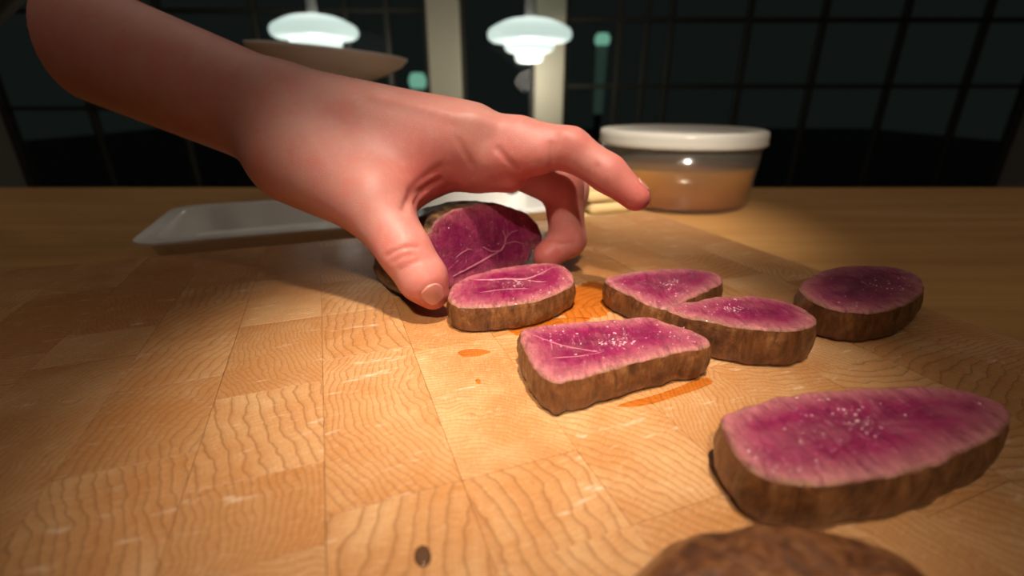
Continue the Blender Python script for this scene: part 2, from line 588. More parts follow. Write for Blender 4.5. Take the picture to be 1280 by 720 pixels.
def meat(name, outline, H, seed, flesh, crust, mw=None, bulge=0.0009, taper=0.0, dome=0.0, levels=12, per=14):
    """outline: closed list of 2-D points (metres), H: thickness; the cut face looks along local +Z"""
    pts = catmull([Vector((p[0], p[1], 0)) for p in outline], per)
    n = len(pts)
    c = sum(pts, Vector()) / n
    area = sum(pts[i].x * pts[(i + 1) % n].y - pts[(i + 1) % n].x * pts[i].y for i in range(n))
    if area < 0:
        pts.reverse()
    nrm = []
    for i in range(n):
        t = (pts[(i + 1) % n] - pts[i - 1]).normalized()
        nrm.append(Vector((t.y, -t.x, 0)))
    pts = [p + nrm[i] * (0.0005 * nz(p, 260, seed) + 0.0007 * nz(p, 90, seed + 3)) for i, p in enumerate(pts)]
    P0 = np.array([[p.x, p.y] for p in pts])
    # cut face
    fr = [0, 0.012, 0.025, 0.045, 0.07, 0.10, 0.14, 0.18, 0.23, 0.28, 0.34, 0.40, 0.47, 0.54, 0.62, 0.70, 0.78, 0.86, 0.93]
    v, f, rim = [], [], []
    for s in fr:
        for p in pts:
            q = c + (p - c) * (1 - s)
            d = float(np.min(np.hypot(P0[:, 0] - q.x, P0[:, 1] - q.y))) if s > 0 else 0.0
            z = H - 0.0009 * math.exp(-d / 0.0006) + 0.00045 * nz(q, 170, seed + 1) + 0.00022 * nz(q, 520, seed + 2)
            z += dome * (1 - math.exp(-d / 0.006))
            v.append((q.x, q.y, z)); rim.append(d)
    top0 = [v[i][2] for i in range(n)]
    v.append((c.x, c.y, H + dome)); rim.append(float(np.min(np.hypot(P0[:, 0] - c.x, P0[:, 1] - c.y))))
    for k in range(len(fr) - 1):
        for i in range(n):
            j = (i + 1) % n
            f.append((k * n + i, k * n + j, (k + 1) * n + j, (k + 1) * n + i))
    k = len(fr) - 1
    for i in range(n):
        f.append((k * n + i, k * n + (i + 1) % n, len(v) - 1))
    root = empty(name, (0, 0, 0))
    if mw is not None:
        root.matrix_world = mw
    me = pydata('cut_face', v, f)
    a = me.attributes.new('rim', 'FLOAT', 'POINT')
    a.data.foreach_set('value', rim)
    link('cut_face', me, flesh, root, True)
    # seared side and underside
    v, f = [], []
    for k in range(levels + 1):
        t = k / levels
        for i, p in enumerate(pts):
            z = top0[i] * (1 - t)
            o = bulge * math.sin(math.pi * min(1, t * 1.1)) - taper * t * t
            if k > 0:
                o += 0.0007 * nz((p.x, p.y, z * 0.35), 190, seed + 5) * min(1, t * 5) + 0.0004 * nz((p.x, p.y, z), 420, seed + 6)
            if t > 0.9:
                o -= 0.0012 * (t - 0.9) / 0.1
            q = p + nrm[i] * o
            v.append((q.x, q.y, z))
    for k in range(levels):
        for i in range(n):
            j = (i + 1) % n
            f.append((k * n + j, k * n + i, (k + 1) * n + i, (k + 1) * n + j))
    f.append(tuple(levels * n + i for i in range(n))[::-1])
    link('seared_crust', pydata('seared_crust', v, f), crust, root, True)
    return root


def flat_outline(px, z):
    """outline drawn on the horizontal plane at height z, local to its centroid on the board"""
    w = [G(x, y, z) for x, y in px]
    c = sum(w, Vector()) / len(w)
    return [(p.x - c.x, p.y - c.y) for p in w], Vector((c.x, c.y, ZB))


def slice_at(label, px, H, seed, flesh=None, crust=None, **kw):
    ol, c = flat_outline(px, ZB + H)
    r = meat('meat_slice', ol, H, seed, flesh or M['flesh'], crust or M['crust'], Matrix.Translation(c), **kw)
    tag(r, label, 'meat', 'slices of seared rare meat on the cutting board')
    return r, c


def vein(root, px, H, r, mat, z=None, plane=None):
    inv = root.matrix_world.inverted()
    pts = []
    for x, y in px:
        w = hitplane(x, y, *plane) if plane else G(x, y, z)
        pts.append(inv @ w)
    pts = catmull(pts, 5, False)
    pts = [p + Vector((0.0004 * nz(p, 600, 2), 0.0004 * nz(p, 600, 4), 0)) for p in pts]
    n = len(pts)
    rs = [r * (0.25 + 0.75 * math.sin(math.pi * (0.12 + 0.82 * i / (n - 1)))) * (1 + 0.5 * nz(p, 500, 9)) for i, p in enumerate(pts)]
    for p in pts:
        p.z = H + 0.00012
    link('fat_seam', tube_mesh('fat_seam', pts, rs, 8, (Vector((0, 0, 1)), 0.42)), mat, root, True)


H1 = 0.0132
s1, c1 = slice_at('oval pink meat slice touched by the thumb, with a pale branching fat seam',
                  [(560, 371), (566, 355), (590, 343), (622, 335), (655, 330), (690, 328), (708, 334), (717, 345), (715, 355),
                   (700, 364), (670, 375), (632, 381), (596, 383), (570, 381)], H1, 1)
vein(s1, [(592, 350), (612, 350), (634, 349), (656, 349), (674, 343), (690, 335)], H1, 0.0008, M['fat'], ZB + H1)
vein(s1, [(654, 349), (668, 352), (684, 352)], H1, 0.0004, M['fat'], ZB + H1)
vein(s1, [(600, 366), (630, 362), (662, 361)], H1, 0.00035, M['fat'], ZB + H1)
H2 = 0.0138
s2, c2 = slice_at('large pink meat slice nearest the middle front, with a squared-off corner and brown side',
                  [(653, 411), (680, 405), (725, 401), (770, 398), (810, 396), (836, 403), (866, 412), (886, 423), (884, 433),
                   (842, 440), (800, 450), (752, 464), (714, 473), (694, 477), (676, 467), (660, 447), (652, 428)], H2, 2)
vein(s2, [(664, 418), (690, 428), (720, 436), (748, 440)], H2, 0.00035, M['fat'], ZB + H2)
vein(s2, [(690, 448), (720, 446), (756, 440)], H2, 0.0003, M['fat'], ZB + H2)
H3 = 0.0132
s3, c3 = slice_at('pink meat slice at the back right, behind the large front slice',
                  [(756, 348), (770, 343), (800, 338), (842, 335), (872, 336), (896, 341), (904, 349), (894, 358),
                   (872, 368), (850, 378), (834, 384), (815, 381), (795, 372), (775, 362), (760, 354)], H3, 3)
H4 = 0.0168
ol4 = [(0.0655, 0.1845), (0.0685, 0.1795), (0.080, 0.172), (0.095, 0.166), (0.112, 0.166), (0.123, 0.175), (0.122, 0.190), (0.110, 0.199), (0.094, 0.1985), (0.080, 0.194), (0.0690, 0.1895)]
c4 = Vector((0.095, 0.188, ZB))
s4 = meat('meat_slice', [(x - c4.x, y - c4.y) for x, y in ol4], H4, 4, M['flesh'], M['crust'], Matrix.Translation(c4))
tag(s4, 'small pink meat slice wedged between the large front slice and the back right slice', 'meat', 'slices of seared rare meat on the cutting board')

# slices lying further out on the right of the board
s5, c5 = slice_at('pink meat slice farthest right on the board, at the back',
                  [(1000, 356), (1018, 342), (1048, 333), (1088, 331), (1126, 335), (1150, 346), (1155, 362),
                   (1136, 378), (1102, 388), (1062, 389), (1026, 380), (1006, 368)], 0.0150, 5)
s6, c6 = slice_at('big pink meat slice at the right front of the board, nearest the camera',
                  [(905, 520), (960, 498), (1040, 486), (1130, 482), (1200, 486), (1255, 505), (1262, 530), (1210, 562),
                   (1130, 590), (1040, 604), (965, 598), (918, 565)], 0.0150, 6)

# the piece of loin that is being sliced, standing under the hand
phi = math.radians(37)
bdir = Vector((math.cos(phi), math.sin(phi), 0))
tilt = math.radians(7)
nface = Vector((math.sin(phi) * math.cos(tilt), -math.cos(phi) * math.cos(tilt), math.sin(tilt)))
udir = nface.cross(bdir)
fo = G(545, 374, ZB)
facepx = [(536, 300), (545, 287), (562, 275), (585, 267), (608, 264), (635, 267), (658, 276), (672, 289), (678, 304), (675, 320)]
loc2 = []
for x, y in facepx:
    w = hitplane(x, y, fo, nface) - fo
    loc2.append((w.dot(bdir), w.dot(udir)))
loc2 += [(0.0685, 0.015), (0.0625, 0.004), (0.040, 0.0005), (0.018, 0.0), (0.000, 0.0), (-0.0130, 0.0008), (-0.0185, 0.0065), (-0.0170, 0.0150), (-0.0115, 0.0260)]
LOIN = 0.048
cx = sum(p[0] for p in loc2) / len(loc2)
cy = sum(p[1] for p in loc2) / len(loc2)
rot = Matrix((bdir, udir, nface)).transposed().to_4x4()
orig = fo + bdir * cx + udir * cy - nface * LOIN
mw = Matrix.Translation(orig) @ rot
loin = meat('meat_loin', [(p[0] - cx, p[1] - cy) for p in loc2], LOIN, 8, M['flesh_loin'], M['crust_dark'], mw, bulge=0.0015, taper=0.004, levels=22)
bpy.context.view_layer.update()
# rest it on the board
zmin = min((mw @ v.co).z for ch in loin.children for v in ch.data.vertices)
mw = Matrix.Translation((0, 0, ZB - zmin)) @ mw
loin.matrix_world = mw
tag(loin, 'thick unsliced piece of seared loin standing on its side between thumb and fingers', 'meat')
fpl = (mw @ Vector((0, 0, LOIN)), nface)
bpy.context.view_layer.update()
vein(loin, [(566, 346), (583, 337), (600, 328), (616, 319), (628, 311), (632, 300), (629, 288)], LOIN, 0.0007, M['fat_dim'], plane=fpl)
vein(loin, [(604, 309), (614, 314), (624, 314)], LOIN, 0.0005, M['fat_dim'], plane=fpl)
vein(loin, [(630, 306), (642, 302), (650, 304), (662, 306)], LOIN, 0.0004, M['fat_dim'], plane=fpl)
vein(loin, [(632, 298), (640, 290), (648, 288)], LOIN, 0.0004, M['fat_dim'], plane=fpl)
vein(loin, [(570, 322), (582, 313), (590, 312)], LOIN, 0.0004, M['fat_dim'], plane=fpl)

# browned end of the loin, close to the camera
ol = []
for k in range(14):
    a = 2 * math.pi * k / 14
    ol.append((0.031 * math.cos(a) * (1 + 0.06 * math.sin(3 * a)), 0.021 * math.sin(a)))
endp = meat('meat_end', ol, 0.0125, 11, M['crust'], M['crust'], Matrix.Translation((0.0515, 0.0575, ZB)) @ Matrix.Rotation(math.radians(12), 4, 'Z'), bulge=0.003, dome=0.0035)
endp.children[0].name = 'seared_top'
tag(endp, 'browned end piece of the loin at the very front edge of the picture', 'meat')


# wet beads on the cut faces; their paler colour paints in the glints
M['bead_glint'] = plain('glint_beads', (0.60, 0.33, 0.37), 0.12, Coat_Weight=1.0, Coat_Roughness=0.03)


def glint_beads(root, count, seed, spread=0.75):
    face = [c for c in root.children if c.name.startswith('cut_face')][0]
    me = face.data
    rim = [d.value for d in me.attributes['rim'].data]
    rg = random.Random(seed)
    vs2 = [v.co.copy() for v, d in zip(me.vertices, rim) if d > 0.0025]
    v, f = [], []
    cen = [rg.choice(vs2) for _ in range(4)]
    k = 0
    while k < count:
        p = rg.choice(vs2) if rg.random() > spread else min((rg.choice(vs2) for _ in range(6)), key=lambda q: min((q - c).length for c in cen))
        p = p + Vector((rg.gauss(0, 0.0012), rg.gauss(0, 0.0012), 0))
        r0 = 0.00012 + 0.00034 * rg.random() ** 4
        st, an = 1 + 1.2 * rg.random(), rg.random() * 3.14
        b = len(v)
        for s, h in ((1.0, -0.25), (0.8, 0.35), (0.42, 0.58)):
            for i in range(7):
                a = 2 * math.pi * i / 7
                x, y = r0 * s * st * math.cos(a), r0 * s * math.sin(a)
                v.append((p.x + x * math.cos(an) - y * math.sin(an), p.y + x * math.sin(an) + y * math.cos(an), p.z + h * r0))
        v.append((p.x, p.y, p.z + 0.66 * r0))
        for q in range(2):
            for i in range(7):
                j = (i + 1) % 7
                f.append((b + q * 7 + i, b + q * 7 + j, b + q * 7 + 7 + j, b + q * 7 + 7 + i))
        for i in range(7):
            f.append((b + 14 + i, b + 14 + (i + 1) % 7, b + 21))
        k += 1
    o = link('glint_beads', pydata('glint_beads', v, f), M['bead_glint'], root, True)
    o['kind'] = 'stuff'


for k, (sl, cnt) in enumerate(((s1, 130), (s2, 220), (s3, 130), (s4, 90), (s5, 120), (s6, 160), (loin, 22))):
    glint_beads(sl, cnt, 20 + k)


# meat juice on the wood
def make_juice():
    t = NT('meat_juice')
    tr = t.n('ShaderNodeBsdfTransparent', i_0=(0.94, 0.70, 0.38, 1))
    gl = t.n('ShaderNodeBsdfGlossy', i_Roughness=0.10)
    fr = t.n('ShaderNodeFresnel', i_IOR=1.38)
    mx = t.n('ShaderNodeMixShader')
    front = t.math('SUBTRACT', 1.0, t.n('ShaderNodeNewGeometry').outputs['Backfacing'])
    t.put(mx.inputs[0], t.math('MULTIPLY', fr.outputs[0], front)); t.put(mx.inputs[1], tr.outputs[0]); t.put(mx.inputs[2], gl.outputs[0])
    t.t.links.new(mx.outputs[0], t.out.inputs['Surface'])
    return t.m


M['juice'] = make_juice()
M['dark_juice'] = plain('browned_juice', (0.085, 0.036, 0.014), 0.25)


def puddle(label, px, mat, seed, h=0.0006, name='meat_juice'):
    w = catmull([G(x, y, ZB) for x, y in px], 8)
    n = len(w)
    if sum(w[i].x * w[(i + 1) % n].y - w[(i + 1) % n].x * w[i].y for i in range(n)) < 0:
        w.reverse()
    c = sum(w, Vector()) / n
    v, f = [], []
    for s, z in ((1.0, 0.0), (0.94, 0.55), (0.8, 0.9), (0.45, 1.0)):
        for p in w:
            q = c + (p - c) * (s * (1 + 0.10 * nz(p, 300, seed)))
            v.append((q.x - c.x, q.y - c.y, 0.00003 + z * h))
    v.append((0, 0, h))
    for k in range(3):
        for i in range(n):
            j = (i + 1) % n
            f.append((k * n + i, k * n + j, (k + 1) * n + j, (k + 1) * n + i))
    for i in range(n):
        f.append((3 * n + i, 3 * n + (i + 1) % n, 4 * n))
    o = link(name, pydata(name, v, f), mat, None, True)
    o.location = (c.x, c.y, ZB)
    return tag(o, label, 'meat juice')


puddle('amber pool of meat juice between the oval slice and the back right slice', [(700, 372), (722, 356), (745, 352), (760, 362), (764, 384), (752, 396), (724, 398), (700, 392)], M['juice'], 1)
puddle('thin amber juice smear behind the large front slice', [(636, 412), (660, 404), (700, 398), (735, 397), (730, 404), (690, 408), (655, 420)], M['juice'], 2)
puddle('small almond-shaped drop of brown juice on a block left of the front slice', [(572, 441), (582, 437), (598, 437), (612, 440), (598, 445), (580, 446)], M['juice'], 3, 0.0005)
puddle('amber juice seeping from the lower right of the front slice', [(770, 508), (812, 497), (850, 484), (880, 472), (888, 480), (850, 494), (805, 507)], M['juice'], 4)
puddle('dark brown sauce drop on the wood at the bottom of the picture', [(519, 690), (526, 683), (535, 685), (539, 694), (536, 705), (527, 709), (519, 702)], M['dark_juice'], 5, 0.0007)
puddle('tiny round juice drop left of the front slice', [(594, 476), (598, 474), (601, 477), (598, 480)], M['juice'], 6, 0.0004)


# ------------------------------------------------------------------ the hand: one continuous surface
def rc(A, B, ra, rb):
    return ('rc', np.array(A, dtype=np.float64), np.array(B, dtype=np.float64), ra, rb)


def sd_roundcone(X, Y, Z, a, b, r1, r2):
    ba = b - a
    l2 = float(ba @ ba)
    rr = r1 - r2
    a2 = max(l2 - rr * rr, 1e-12)
    il2 = 1.0 / l2
    px, py, pz = X - a[0], Y - a[1], Z - a[2]
    y = px * ba[0] + py * ba[1] + pz * ba[2]
    z = y - l2
    vx, vy, vz = px * l2 - ba[0] * y, py * l2 - ba[1] * y, pz * l2 - ba[2] * y
    x2 = vx * vx + vy * vy + vz * vz
    y2 = y * y * l2
    z2 = z * z * l2
    k = math.copysign(1, rr) * rr * rr * x2
    out = (np.sqrt(np.maximum(x2 * a2 * il2, 0)) + y * rr) * il2 - r1
    m1 = np.sign(z) * a2 * z2 > k
    m2 = np.sign(y) * a2 * y2 < k
    o1 = np.sqrt(x2 + z2) * il2 - r2
    o2 = np.sqrt(x2 + y2) * il2 - r1
    out = np.where(m2, o2, out)
    out = np.where(m1, o1, out)
    return out


def smin(a, b, k):
    h = np.maximum(k - np.abs(a - b), 0) / k
    return np.minimum(a, b) - h * h * h * k / 6.0


class Field:
    def __init__(self, lo, hi, res):
        self.lo = np.array(lo); self.res = res
        self.n = np.ceil((np.array(hi) - self.lo) / res).astype(int) + 1
        self.F = np.full(self.n, 0.05, dtype=np.float32)

    def sub(self, prims, pad):
        lo = np.min([np.minimum(p[1] - p[3], p[2] - p[4]) for p in prims], axis=0) - pad
        hi = np.max([np.maximum(p[1] + p[3], p[2] + p[4]) for p in prims], axis=0) + pad
        i0 = np.clip(np.floor((lo - self.lo) / self.res).astype(int), 0, self.n)
        i1 = np.clip(np.ceil((hi - self.lo) / self.res).astype(int) + 1, 0, self.n)
        ax = [self.lo[k] + self.res * np.arange(i0[k], i1[k]) for k in range(3)]
        X, Y, Z = np.meshgrid(*ax, indexing='ij', sparse=True)
        return tuple(slice(a, b) for a, b in zip(i0, i1)), X, Y, Z

    def add(self, prims, k_in, k_out):
        """prims joined smoothly among themselves (k_in), then with what is there (k_out)"""
        sl, X, Y, Z = self.sub(prims, 0.020)
        D = None
        for p in prims:
            d = sd_roundcone(X, Y, Z, *p[1:])
            D = d if D is None else smin(D, d, k_in)
        self.F[sl] = smin(self.F[sl], D.astype(np.float32), k_out)

    def mesh(self):
        F = self.F
        S = F < 0
        nx, ny, nzz = F.shape
        c = np.zeros((nx - 1, ny - 1, nzz - 1), dtype=np.int8)
        for i in (0, 1):
            for j in (0, 1):
                for k in (0, 1):
                    c += S[i:nx - 1 + i, j:ny - 1 + j, k:nzz - 1 + k]
        cell = (c > 0) & (c < 8)
        idx = np.argwhere(cell)
        ids = np.full(cell.shape, -1, dtype=np.int64)
        ids[cell] = np.arange(len(idx))
        acc = np.zeros((len(idx), 3)); cnt = np.zeros(len(idx))
        corners = [(i, j, k) for i in (0, 1) for j in (0, 1) for k in (0, 1)]
        for a in corners:
            for ax in range(3):
                if a[ax]: continue
                b = list(a); b[ax] = 1
                fa = F[idx[:, 0] + a[0], idx[:, 1] + a[1], idx[:, 2] + a[2]].astype(np.float64)
                fb = F[idx[:, 0] + b[0], idx[:, 1] + b[1], idx[:, 2] + b[2]].astype(np.float64)
                m = (fa < 0) != (fb < 0)
                t = np.where(m, fa / np.where(m, fa - fb, 1), 0)
                p = np.tile(np.array(a, float), (len(idx), 1)); p[:, ax] += t
                acc[m] += p[m]; cnt[m] += 1
        V = self.lo + self.res * (idx + acc / cnt[:, None])
        faces = []
        for ax in range(3):
            o = [q for q in range(3) if q != ax]
            A = np.take(S, range(0, S.shape[ax] - 1), axis=ax)
            B = np.take(S, range(1, S.shape[ax]), axis=ax)
            e = np.argwhere(A != B)
            e = e[(e[:, o[0]] > 0) & (e[:, o[1]] > 0) & (e[:, o[0]] < S.shape[o[0]] - 1) & (e[:, o[1]] < S.shape[o[1]] - 1)]
            ins = S[e[:, 0], e[:, 1], e[:, 2]]
            q = []
            for d0, d1 in ((0, 0), (1, 0), (1, 1), (0, 1)):
                cc = e.copy(); cc[:, o[0]] -= d0; cc[:, o[1]] -= d1
                q.append(ids[cc[:, 0], cc[:, 1], cc[:, 2]])
            q = np.stack(q, 1)
            flip = ins if ax != 1 else ~ins
            q[~flip] = q[~flip][:, ::-1]
            faces.append(q)
        return V, np.concatenate(faces)


def mm(v):
    return np.array(v, dtype=np.float64)


WR = P(352, 150, 0.268)      # wrist
iM, iA, iP, iD, iT = P(588, 174, 0.252), P(648, 178, 0.247), P(712, 186, 0.243), P(760, 217, 0.240), P(795, 246.5, 0.238)
mM, mP, mD, mT = P(604, 184, 0.272), P(703, 234, 0.276), P(710, 299, 0.284), P(684, 320, 0.281)
rM, rP, rD, rT = P(606, 192, 0.292), P(713, 238, 0.296), P(708, 288, 0.302), P(697, 310, 0.298)
lM, lP, lD, lT = P(600, 196, 0.308), P(708, 236, 0.318), P(713, 280, 0.322), P(704, 300, 0.318)
t0, tM, tI, tT = P(405, 215, 0.250), P(466, 252, 0.236), P(507, 315, 0.226), P(541, 367, 0.2290)
EL = P(-40, -8, 0.325)       # towards the elbow, outside the picture
fo_lo = [-0.27, 0.155, 0.942]
fo_hi = [0.078, 0.36, 1.165]
fd = Field(fo_lo, fo_hi, 0.0012)
# hand body and forearm
fd.add([rc(WR, iM, 0.0280, 0.0185), rc(WR, mM, 0.0260, 0.0185), rc(WR, rM, 0.0235, 0.0165), rc(WR, lM, 0.0215, 0.0145),
        rc(WR, EL, 0.0285, 0.0400)], 0.012, 0.004)
# thumb root and the web to the index
fd.add([rc(P(372, 195, 0.258), tM, 0.0265, 0.0172)], 0.01, 0.018)
fd.add([rc(P(470, 205, 0.248), P(560, 186, 0.254), 0.0150, 0.0150)], 0.01, 0.020)
fd.add([rc(P(486, 244, 0.243), P(530, 218, 0.256), 0.0130, 0.0130)], 0.01, 0.018)
fd.add([rc(P(548, 204, 0.258), P(596, 212, 0.257), 0.0118, 0.0108), rc(P(596, 212, 0.257), P(636, 218, 0.253), 0.0108, 0.0098)], 0.01, 0.012)
# fingers
fd.add([rc(lM, lP, 0.0120, 0.0098), rc(lP, lD, 0.0095, 0.0082), rc(lD, lT, 0.0082, 0.0068)], 0.005, 0.006)
fd.add([rc(rM, rP, 0.0135, 0.0112), rc(rP, rD, 0.0108, 0.0094), rc(rD, rT, 0.0094, 0.0076)], 0.005, 0.005)
fd.add([rc(mM, mP, 0.0145, 0.0120), rc(mP, mD, 0.0116, 0.0104), rc(mD, mT, 0.0104, 0.0084)], 0.005, 0.005)
fd.add([rc(iM, iA, 0.0152, 0.0126), rc(iA, iP, 0.0122, 0.0104), rc(iP, iD, 0.0103, 0.0090), rc(iD, iT, 0.0090, 0.0071),
        rc(P(612, 196, 0.250), P(672, 192, 0.243), 0.0140, 0.0108)], 0.006, 0.0045)
# thumb: two phalanges with a fleshy pad
fd.add([rc(tM, tI, 0.0165, 0.0122), rc(tI, P(528, 347, 0.2265), 0.0118, 0.0112), rc(P(528, 347, 0.2265), tT, 0.0112, 0.0078)], 0.006, 0.010)
V, Q = fd.mesh()


def relax(V, Q, it, lam):
    E = np.concatenate([Q[:, [0, 1]], Q[:, [1, 2]], Q[:, [2, 3]], Q[:, [3, 0]]])
    E = np.concatenate([E, E[:, ::-1]])
    deg = np.bincount(E[:, 0], minlength=len(V)).astype(float)
    for _ in range(it):
        s = np.stack([np.bincount(E[:, 0], weights=V[E[:, 1], k], minlength=len(V)) for k in range(3)], 1)
        V = V + lam * (s / deg[:, None] - V)
    return V


V = relax(V, Q, 4, 0.5)


def vnormals(V, Q):
    n = np.cross(V[Q[:, 2]] - V[Q[:, 0]], V[Q[:, 3]] - V[Q[:, 1]])
    N = np.zeros_like(V)
    for k in range(4):
        for a in range(3):
            N[:, a] += np.bincount(Q[:, k], weights=n[:, a], minlength=len(V))
    return N / np.maximum(np.linalg.norm(N, axis=1), 1e-12)[:, None]


N = vnormals(V, Q)
bvh = BVHTree.FromPolygons([tuple(v) for v in V], [tuple(int(i) for i in q) for q in Q])


def touch(x, y):
    h = bvh.ray_cast(CAM, ray(x, y).normalized())
    return h[0], h[1]


def press(pts, depth, sigma):
    """push the skin in (depth > 0) along a line of points"""
    global V
    pts = [p for p in pts if p is not None]
    if len(pts) < 2: return
    line = np.array([tuple(p) for p in catmull(pts, 8, False)])
    near = np.where(np.all((V > line.min(0) - 4 * sigma) & (V < line.max(0) + 4 * sigma), axis=1))[0]
    d = np.min(np.linalg.norm(V[near][:, None, :] - line[None], axis=2), axis=1)
    V[near] -= N[near] * (depth * np.exp(-(d / sigma) ** 2))[:, None]


def crease(px, depth=0.0006, sigma=0.0011):
    press([touch(x, y)[0] for x, y in px], depth, sigma)


# skin folds: thumb joint, finger joints, the folds of the web
crease([(484, 320), (496, 313), (510, 309), (522, 309)], 0.0008)
crease([(490, 327), (503, 321), (516, 318)], 0.0005)
crease([(500, 337), (514, 330), (522, 326)], 0.0004)
crease([(690, 180), (689, 196), (688, 208)], 0.0007)
crease([(746, 208), (742, 222), (738, 234)], 0.0006)
crease([(622, 186), (634, 200), (645, 212)], 0.0008, 0.0014)
crease([(572, 174), (580, 190), (590, 206)], 0.0005, 0.0016)
crease([(664, 252), (676, 258), (690, 259)], 0.0010, 0.0014)
crease([(684, 302), (700, 305), (714, 304)], 0.0008)
crease([(505, 262), (512, 248), (528, 236), (548, 226)], 0.0012, 0.0020)
crease([(512, 240), (528, 224), (552, 208)], 0.0008, 0.0020)
crease([(518, 256), (524, 246), (534, 236)], 0.0009, 0.0015)
press([touch(x, y)[0] for x, y in ((470, 120), (520, 132), (570, 146))], -0.0010, 0.0035)
press([touch(x, y)[0] for x, y in ((588, 146), (600, 150), (612, 153))], -0.0016, 0.0055)
press([touch(x, y)[0] for x, y in ((705, 165), (715, 170), (722, 175))], -0.0008, 0.0040)


def nail_patch(x, y, tip, width, length, n_over=None, core=None):
    """nail plate laid on the skin about the point seen at (x, y)"""
    if core is None:
        c, n = touch(x, y)
    else:
        a0 = Vector(tip).normalized()
        n = (Vector(n_over) - a0 * Vector(n_over).dot(a0)).normalized()
        c = bvh.ray_cast(core + n * 0.02, -n)[0]
    ax = (Vector(tip) - (n * Vector(tip).dot(n))).normalized()
    sd = n.cross(ax).normalized()
    pts, NU, NV = [], 16, 20
    ring = []
    for j in range(NV + 1):
        for i in range(NU + 1):
            a, b = 2 * i / NU - 1, 2 * j / NV - 1
            k = math.sqrt(max(0.0, 1 - 0.5 * b * b)) ; l = math.sqrt(max(0.0, 1 - 0.5 * a * a))
            uu, vv = a * k, b * l
            s = c + sd * (uu * width / 2) + ax * (vv * length / 2) + n * 0.010
            h, hn = bvh.ray_cast(s, -n, 0.03)[:2]
            if h is None:
                h, hn = bvh.find_nearest(s - n * 0.011)[:2]
            hn = (hn + n).normalized()
            edge = max(abs(a), abs(b))
            pts.append(h + hn * (0.00055 if edge < 0.93 else -0.0006))
            if edge >= 0.999:
                ring.append(h)
    f = [(j * (NU + 1) + i, j * (NU + 1) + i + 1, (j + 1) * (NU + 1) + i + 1, (j + 1) * (NU + 1) + i) for j in range(NV) for i in range(NU)]
    side = [pts[j * (NU + 1)] for j in range(0, NV + 1, 2)], [pts[j * (NU + 1) + NU] for j in range(0, NV + 1, 2)], [pts[i] for i in range(0, NU + 1, 2)]
    return pts, f, side


nails = [nail_patch(542, 369, tT - tI, 0.0112, 0.0122), nail_patch(0, 0, iT - iD, 0.0092, 0.0095, (0.35, 0.30, 0.9), iT - (iT - iD).normalized() * 0.0012)]
for pts, f, side in nails:
    for s in side:
        press(s, 0.0004, 0.0007)
me = pydata('person', V, Q)
# skin is redder over fingertips, joints and the palm side
red = np.zeros(len(V))
for c, r in ((tT, .016), (tI, .013), (iT, .014), (iD, .011), (iP, .012), (mT, .016), (mD, .012), (mP, .013), (rT, .014), (P(530, 235, 0.25), .026), (P(655, 205, 0.247), .018)):
    red = np.maximum(red, np.exp(-(np.linalg.norm(V - mm(c), axis=1) / r) ** 2))
a = me.attributes.new('flush', 'FLOAT', 'POINT')
a.data.foreach_set('value', np.clip(0.15 + red, 0, 1).astype(np.float32))
person = link('person', me, M['skin'], None, True)
tag(person, 'person reaching in from the left, bare hand gripping the meat, index finger stretched out', 'person')
for pts, f, side in nails:
    link('fingernail', pydata('fingernail', pts, f), M['nail'], person, True)
# shirt sleeve from the elbow to the shoulder, outside the picture
e0 = P(10, 12, 0.317); sh = Vector((-0.62, 0.36, 1.38))
elb = Vector((-0.40, 0.30, 1.185))
slv = catmull([e0, e0.lerp(elb, 0.5), elb, elb.lerp(sh, 0.5), sh], 6, False)
link('sleeve', tube_mesh('sleeve', slv, [0.050 + 0.025 * i / (len(slv) - 1) + 0.002 * math.sin(i * 2.1) for i in range(len(slv))], 28), M['sleeve'], person, True)

# ------------------------------------------------------------------ enamel tray with bloody juice behind the board
TA = math.radians(21)
tray = empty('enamel_tray', (-0.142, 0.516, ZC), TA)
tag(tray, 'white rectangular tray with bloody juice, behind the board and the hand', 'tray')


def tray_mesh(lx, ly, h, wall=0.010, rr=0.02):
    def rect(ax, ay, r, z, n=6):
        o = []
        for cx_, cy_, s in ((ax - r, ay - r, 0), (-ax + r, ay - r, 1), (-ax + r, -ay + r, 2), (ax - r, -ay + r, 3)):
            for k in range(n + 1):
                a = math.pi / 2 * (s + k / n)
                o.append((cx_ + r * math.cos(a), cy_ + r * math.sin(a), z))
        return o
    rings = [rect(lx - 0.012, ly - 0.012, rr, 0.001), rect(lx - 0.004, ly - 0.004, rr, h * 0.9), rect(lx + 0.004, ly + 0.004, rr + 0.004, h),
             rect(lx + 0.004, ly + 0.004, rr + 0.004, h + 0.002), rect(lx - wall, ly - wall, rr, h + 0.002), rect(lx - wall - 0.008, ly - wall - 0.008, rr, 0.004)]
    v = [p for r in rings for p in r]
    n = len(rings[0])
    f = []
    for k in range(len(rings) - 1):
        for i in range(n):
            j = (i + 1) % n
            f.append((k * n + i, k * n + j, (k + 1) * n + j, (k + 1) * n + i))
    f.append(tuple(range(n))[::-1])
    f.append(tuple((len(rings) - 1) * n + i for i in range(n)))
    return pydata('tray', v, f)


link('pan', tray_mesh(0.205, 0.075, 0.027), M['enamel'], tray)
M['blood'] = plain('bloody_juice', (0.30, 0.03, 0.06), 0.12)
M['blood_thin'] = plain('thin_pink_juice', (0.50, 0.27, 0.29), 0.15)


